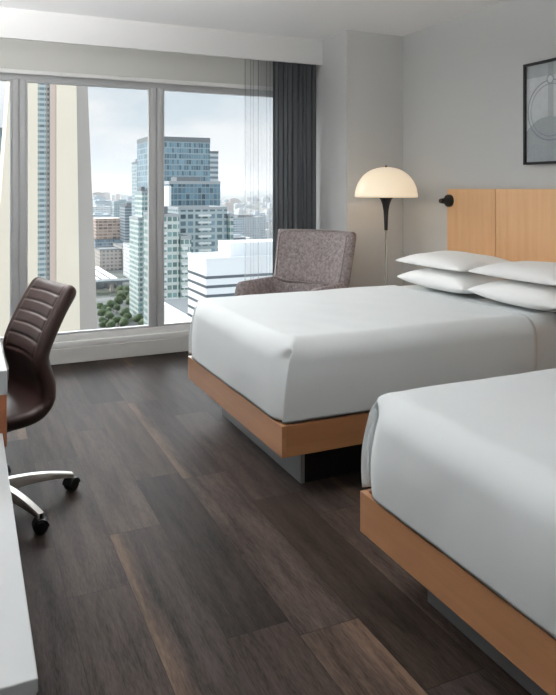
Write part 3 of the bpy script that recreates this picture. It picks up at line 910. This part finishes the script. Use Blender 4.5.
tower('apartment_tower', 'white slim apartment tower between the gridded tower and the striped white block', 79.3, 83.5, 268, 290, -19, FM['condo'], 'croof', hut=False, slabs=(-2, .2, 4))
tower('apartment_tower', 'narrow white apartment tower at the right of the balcony tower', 107.5, 109.2, 287, 310, -11, FM['condo'], 'croof', hut=False)
tower('condominium_tower', 'pale green-white condominium tower beside the central mullion', 99.1, 103.6, 420, 440, -1.2, FM['condo'], 'croof')
tower('condominium_tower', 'lower white condominium tower left of the pale green-white one', 95.6, 98.6, 415, 440, -17.3, FM['condo'], 'croof', hut=False)
tower('grey_tower', 'grey dotted high tower rising behind the pale condominiums', 132.3, 140.8, 580, 600, 23.5, FM['mixed'])
tower('grey_tower', 'tallest grey tower partly behind the central mullion', 141.4, 149, 580, 605, 33, FM['pale2'])
t = tower('unfinished_building', 'unfinished block with bare orange-brown upper floors over new blue glazing', 130, 161, 775, 812, -56, FM['clad'], hut=False)
obj('bare_floors', bx(-14, 14, -16, 16, 25.3, 48), FM['raw'], t)
tower('office_block', 'dark grey banded slab block right of the unfinished building', 156.5, 171.5, 742, 770, -18, FM['slab'])
tower('low_block', 'long low brown brick block in front of the unfinished building', 120.5, 141.5, 690, 725, -60, FM['brown'], hut=False)
tower('low_block', 'low brown block with dark bays beside the white block', 142.2, 157.5, 685, 735, -57, FM['brown'], hut=False)
tower('low_block', 'plain white low block beside the pale condominiums', 134.3, 144, 618, 645, -50, FM['pale'], 'croof', hut=False)
tower('glass_tower', 'dark glass tower at the far left edge of the window', 4, 13.8, 300, 325, 25.3, FM['deep'])

# white block with dark ribbon windows just below the window
t = thing('ribbon_window_block', 'white block with dark ribbon windows just behind the armchair and sheer', 'building', (40.3, 120, GZ))
H = -11.8 - GZ
obj('facade', bx(0, 34, 0, 11.5, 0, H), M['cwhite'], t)
b = bmesh.new()
for a in ((-.1, 34.1, -.1, .3), (-.1, 34.1, 11.2, 11.6), (-.1, .3, .3, 11.2), (33.7, 34.1, .3, 11.2)): box(b, *a, H, H + .35)
obj('parapet', b, M['cwhite'], t)
for k in range(14):
    z = H - 3.55 - k * 1.72
    obj('ribbon_window', bx(-.06, 34.06, -.06, 11.56, z, z + .52), M['band'], t)
obj('rooftop_room', bx(6, 24, 3.5, 10.5, H, H + 2.7), M['cwhite'], t)
t = thing('podium', 'low white roofed podium at the foot of the gridded apartment tower', 'building', (64.5, 200, GZ))
obj('walls', bx(0, 22, 0, 48, 0, 39), M['cwhite'], t); obj('roof_edge', bx(-.5, 22.5, -.5, 48.5, 39, 40.2), M['balc'], t)
obj('roof_deck', bx(1, 21, 1, 47, 40.2, 40.4), M['cgrey'], t)
tower('low_white_building', 'low white building at the right of the skyline, behind the sheer', 186, 214, 500, 540, -42, FM['pale'], 'croof')
tower('low_white_building', 'wide pale building far off at the right, above the low white one', 342, 392, 900, 940, -40, FM['pale2'], 'croof')

# great tapering concrete shaft close to the window
def shaft():
    t = thing('concrete_shaft', 'huge cream tapering concrete tower close outside the left window panes', 'building', (0, 120, GZ))
    z0, z1 = 0, 190.0
    def X(x82, x330, z):            # straight line through two heights
        return x82 + (x82 - x330) * (z + GZ - 19.35) / (19.35 + 22.37)
    def wing(name, l, r, y0, y1, m):
        b = bmesh.new(); P = []
        for z in (z0, 120, z1):
            k = min(z, 120)
            P.append([(X(*l, k), y0, z), (X(*r, k), y0, z), (X(*r, k), y1, z), (X(*l, k), y1, z)])
        prism(b, P[0], P[1]); prism(b, P[1], P[2]); return obj(name, b, m, t)
    wing('left_wing', (6.4, 3.4), (10.75, 10.75), 0, 14, M['concrete'])
    wing('right_wing', (13.72, 13.72), (17.0, 17.6), 0, 2, M['concrete'])
    b = bmesh.new(); P = []         # the flank turns away from the window; its shade is put into greyer concrete
    for z in (z0, z1):
        xr = X(19.1, 20.75, z); xf = X(17.01, 17.61, z)
        P.append([(13.8, 2.02, z), (xf, 0.0, z), (xr * 1.03, 5, z), (13.8, 16, z)])
    prism(b, *P); obj('right_flank', b, M['concrete_grey_shade'], t)
    obj('rib', bx(12.72, 13.7, .2, 2, z0, z1), M['pinkcon'], t)
    g = facade('lift_shaft_glazing', srgb(196, 206, 208), srgb(126, 146, 152), .9, .95, .5, .9, .3)
    obj('lift_glazing', bx(10.77, 12.70, 1.2, 2, z0, z1), g, t)
    obj('lift_rail', bx(12.2, 12.36, .9, 1.19, z0, z1), M['concrete_grey_shade'], t)
shaft()

# rail sheds, viaduct, trees
for k, (x, lab) in enumerate(((92, 'pale train shed roof, leftmost of the row below the city'), (99.5, 'pale train shed roof, second from the left below the city'), (107, 'pale train shed roof, third from the left below the city'), (114.5, 'pale train shed roof, right of the row below the city'))):
    t = thing('train_shed', lab, 'building', (x, 620, GZ), 0, 'train shed roofs')
    obj('walls', bx(-2.4, 2.4, -55, 52, 0, 5), M['cgrey'], t)
    b = bmesh.new(); prism(b, [(-3, -56, 5), (3, -56, 5), (0, -56, 6.6)], [(-3, 53, 5), (3, 53, 5), (0, 53, 6.6)]); obj('roof', b, M['cwhite'], t)
t = thing('viaduct', 'grey road viaduct crossing above the trees', 'bridge', (105, 548, GZ))
obj('deck', bx(-60, 60, -7, 7, 7.5, 9), M['cgrey'], t); obj('parapet', bx(-60, 60, -7.2, -6.9, 9, 10), M['cwhite'], t)
for k in range(7): obj('pier', bx(-58 + k * 19, -56.4 + k * 19, -4, 4, 0, 7.5), M['concrete_grey_shade'], t)
def tree_bm(seed):
    rnd = random.Random(seed); b = bmesh.new()
    for k in range(6):
        r = rnd.uniform(1.3, 2.1); c = Vector((rnd.uniform(-1.4, 1.4), rnd.uniform(-1.4, 1.4), rnd.uniform(3.2, 5.6)))
        q = bmesh.ops.create_icosphere(b, subdivisions=2, radius=r)
        for v in q['verts']: v.co = v.co * (1 + .25 * noise.noise(v.co * 1.3 + Vector((seed, k, 0)))) + c
    return b
protos = []
for k in range(3):
    t = thing('street_tree', 'small green tree far below near the viaduct', 'tree', (0, 0, GZ), 0, 'trees far below the window')
    obj('crown', tree_bm(k * 5 + 1), M['leaf'], t, 'all'); obj('trunk', tube(bmesh.new(), [(0, 0, 0), (.1, 0, 3.4)], [.3, .2], 8), M['bark'], t)
    protos.append(t)
rnd = random.Random(5); spots = []
while len(spots) < 40:
    y = rnd.uniform(385, 535); x0 = y * .175; x = x0 + rnd.uniform(0, y * .075)
    if y > 460 and x < y * .2: continue
    if any((x - a) ** 2 + (y - c_) ** 2 < 62 for a, c_ in spots): continue
    if (90 < x and 408 < y < 462) or y > 530: continue
    spots.append((x, y))
for i, (x, y) in enumerate(spots):
    if i < 3: r = protos[i]
    else:
        src = protos[i % 3]; r = src.copy(); C.objects.link(r)
        for ch in list(src.children):
            c_ = ch.copy(); C.objects.link(c_); c_.parent = r
    s = rnd.uniform(.8, 1.25); r.location = (x, y, GZ); r.scale = (s, s, s); r.rotation_euler = (0, 0, rnd.uniform(0, 6))

# far city
rnd = random.Random(21); placed = []; n = 0
mats = [FM['pale'], FM['pale2'], FM['pale'], FM['pale3'], FM['pale2'], FM['mixed']]  # pale facades picked so their colour carries some of the haze
taken = [(c_.location.x, c_.location.y) for c_ in bpy.data.objects if c_.get('category') == 'building']
while n < 170:
    y = 760 * math.exp(rnd.uniform(0, 1.75)); px = rnd.uniform(88, 272)
    a = math.atan2((px - 278), 680) + math.atan2(311, 680); x = y * math.tan(a)
    w_, d_ = rnd.uniform(14, 30) * (y / 900) ** .35, rnd.uniform(14, 34)
    h = rnd.uniform(9, 26) if rnd.random() < .62 else rnd.uniform(26, 62)
    if px > 150: h *= .62
    if px < 104 and rnd.random() < .5: h = rnd.uniform(40, 76)
    if any(abs(x - X) < (w_ + W_) / 2 + 4 and abs(y - Y) < (d_ + D_) / 2 + 4 for X, Y, W_, D_ in placed): continue
    if any(abs(x - X) < 45 and abs(y - Y) < 60 for X, Y in taken): continue
    placed.append((x, y, w_, d_)); n += 1
    b = bmesh.new(); box(b, -w_ / 2, w_ / 2, -d_ / 2, d_ / 2, 0, h); box(b, -w_ * .25, w_ * .2, -d_ * .2, d_ * .25, h, h + 3)
    o = obj('city_building', b, mats[n % len(mats)]); o.location = (x, y, GZ)
    tag(o, 'small pale distant building in the hazy skyline outside the window', 'building', 'distant skyline buildings')
hz = bpy.data.materials.new("summer_haze"); hz.use_nodes = True; hz.node_tree.nodes.clear()
ho = hz.node_tree.nodes.new("ShaderNodeOutputMaterial"); hv = hz.node_tree.nodes.new("ShaderNodeVolumeScatter")
hv.inputs["Color"].default_value = (.93, .96, 1, 1); hv.inputs["Density"].default_value = .0001; hv.inputs["Anisotropy"].default_value = .2
hz.node_tree.links.new(hv.outputs[0], ho.inputs["Volume"])
o = obj("haze", bx(-5900, 13900, 262, 12400, GZ - 1, 160), hz); o["kind"] = "stuff"
tag(o, "pale summer haze over the distant skyline", "haze")
# low wooded ridge on the horizon
b = bmesh.new(); V = []
for i in range(80):
    x = -6000 + 20000 * i / 79; hgt = 95 + 60 * noise.noise(Vector((i * .23, 1.7, 0))) + 25 * noise.noise(Vector((i * .9, 4, 0)))
    V.append([b.verts.new((x, 12500, GZ)), b.verts.new((x, 13600, GZ + max(20, hgt))), b.verts.new((x, 15500, GZ))])
for a, c_ in zip(V, V[1:]):
    for k in range(2): b.faces.new((a[k], a[k + 1], c_[k + 1], c_[k]))
    b.faces.new((a[2], a[0], c_[0], c_[2]))
b.faces.new(V[0]); b.faces.new(V[-1])
o = obj('distant_ridge', b, M['hill'], None, 'all'); o['kind'] = 'structure'
# ------------------------------------------------------------------ sky and light
w = bpy.data.worlds.new('World'); sc.world = w; w.use_nodes = True
nt = w.node_tree; nt.nodes.clear()
def wn(typ, **k):
    x = nt.nodes.new(typ)
    for a, v in k.items(): setattr(x, a, v)
    return x
def wmath(op, a, b=None):
    x = wn('ShaderNodeMath', operation=op)
    for i, v in enumerate((a, b)):
        if v is None: continue
        if hasattr(v, 'is_linked'): nt.links.new(v, x.inputs[i])
        else: x.inputs[i].default_value = v
    return x.outputs[0]
def wmap(v, a, b_, c_, d):
    x = wn('ShaderNodeMapRange', interpolation_type='SMOOTHSTEP'); nt.links.new(v, x.inputs[0])
    for i, q in enumerate((a, b_, c_, d)): x.inputs[i + 1].default_value = q
    return x.outputs[0]
tc = wn('ShaderNodeTexCoord'); sep = wn('ShaderNodeSeparateXYZ'); nt.links.new(tc.outputs['Generated'], sep.inputs[0])
z = sep.outputs[2]
mp = wn('ShaderNodeMapping'); mp.inputs['Scale'].default_value = (1, 1, 3.2); nt.links.new(tc.outputs['Generated'], mp.inputs[0])
nz = wn('ShaderNodeTexNoise'); nz.inputs['Scale'].default_value = 3.2; nz.inputs['Detail'].default_value = 7; nz.inputs['Roughness'].default_value = .55
nt.links.new(mp.outputs[0], nz.inputs['Vector'])
cloud = wmap(nz.outputs[0], .38, .62, 0, 1)
blue = wn('ShaderNodeMix', data_type='RGBA'); nt.links.new(wmap(z, 0, .5, 0, 1), blue.inputs[0])
blue.inputs[6].default_value = srgb(210, 221, 228); blue.inputs[7].default_value = srgb(172, 198, 218)
skyc = wn('ShaderNodeMix', data_type='RGBA'); nt.links.new(wmath('MULTIPLY', cloud, .85), skyc.inputs[0])
nt.links.new(blue.outputs[2], skyc.inputs[6]); skyc.inputs[7].default_value = srgb(240, 242, 244)
# extra sky light added above the window view for the room, behind for facades
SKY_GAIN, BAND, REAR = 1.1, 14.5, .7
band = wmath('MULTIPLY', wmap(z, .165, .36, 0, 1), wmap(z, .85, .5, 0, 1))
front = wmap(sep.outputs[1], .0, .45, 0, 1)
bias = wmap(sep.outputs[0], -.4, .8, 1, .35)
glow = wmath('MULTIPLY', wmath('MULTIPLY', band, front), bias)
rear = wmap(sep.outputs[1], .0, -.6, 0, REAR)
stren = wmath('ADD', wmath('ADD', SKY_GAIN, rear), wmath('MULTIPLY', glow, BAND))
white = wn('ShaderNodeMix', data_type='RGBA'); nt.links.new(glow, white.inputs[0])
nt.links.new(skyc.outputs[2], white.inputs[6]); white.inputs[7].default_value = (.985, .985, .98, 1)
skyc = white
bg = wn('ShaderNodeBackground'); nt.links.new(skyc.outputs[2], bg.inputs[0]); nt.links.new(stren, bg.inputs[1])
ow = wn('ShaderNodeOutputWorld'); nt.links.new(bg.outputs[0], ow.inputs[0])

# portal filling the window opening (guides daylight sampling, emits nothing itself)
L = bpy.data.lights.new('window_daylight_portal', 'AREA'); L.shape = 'RECTANGLE'; L.size = 3.3; L.size_y = 2.1; L.cycles.is_portal = True
o = bpy.data.objects.new('window_daylight_portal', L); o.location = (1.1, 5.66, 1.18); o.rotation_euler = (math.radians(-90), 0, 0); link(o)

# added fill lights on the left wall, out of view, to brighten ceiling and walls
def uplight(y, lab, power):
    t = thing('added_fill_uplight', lab, 'wall lamp', (XL, y, 1.72), 0)
    b = bmesh.new(); V = []
    for z_, rx, ry in ((0, .05, .10), (.03, .075, .125), (.09, .095, .15)):
        V.append([b.verts.new((.002 + rx * math.sin(PI * k / 16), ry * math.cos(PI * k / 16), z_)) for k in range(17)])
    for a_, c_ in zip(V, V[1:]):
        for k in range(17): b.faces.new((a_[k], a_[(k + 1) % 17], c_[(k + 1) % 17], c_[k]))
    b.faces.new(V[0]); obj('fill_light_bowl', b, M['winwhite'], t, 50)
    obj('back_plate', bx(.0005, .006, -.05, .05, -.05, .02, .001), M['satin'], t)
    L = bpy.data.lights.new('fill_light', 'AREA'); L.shape = 'RECTANGLE'; L.size = .05; L.size_y = .16; L.energy = power; L.color = (1, .995, .995)
    o = bpy.data.objects.new('fill_light', L); o.location = (.05, 0, .07); o.rotation_euler = (PI, math.radians(25), 0); link(o, t)
uplight(2.9, 'added fill light in a small white bowl on the left wall above the desk', 190)
uplight(-.3, 'added fill light in a small white bowl on the left wall at the entry end of the room', 34)
L = bpy.data.lights.new('lamp_bulb', 'POINT'); L.energy = .8; L.shadow_soft_size = .05; L.color = (1, .84, .66)
o = bpy.data.objects.new('lamp_bulb', L); o.location = (2.957, 4.45, 1.36); link(o)

# ------------------------------------------------------------------ camera
cam = bpy.data.cameras.new('camera'); co = bpy.data.objects.new('camera', cam); link(co)
co.location = (0, 0, 1.35); co.rotation_euler = (PI / 2, 0, -math.atan2(311, 680))
cam.sensor_fit = 'HORIZONTAL'; cam.sensor_width = 36; cam.lens = 680 / 556 * 36
cam.shift_y = -(347.5 - 189) / 556; cam.clip_start = .05; cam.clip_end = 30000
sc.camera = co
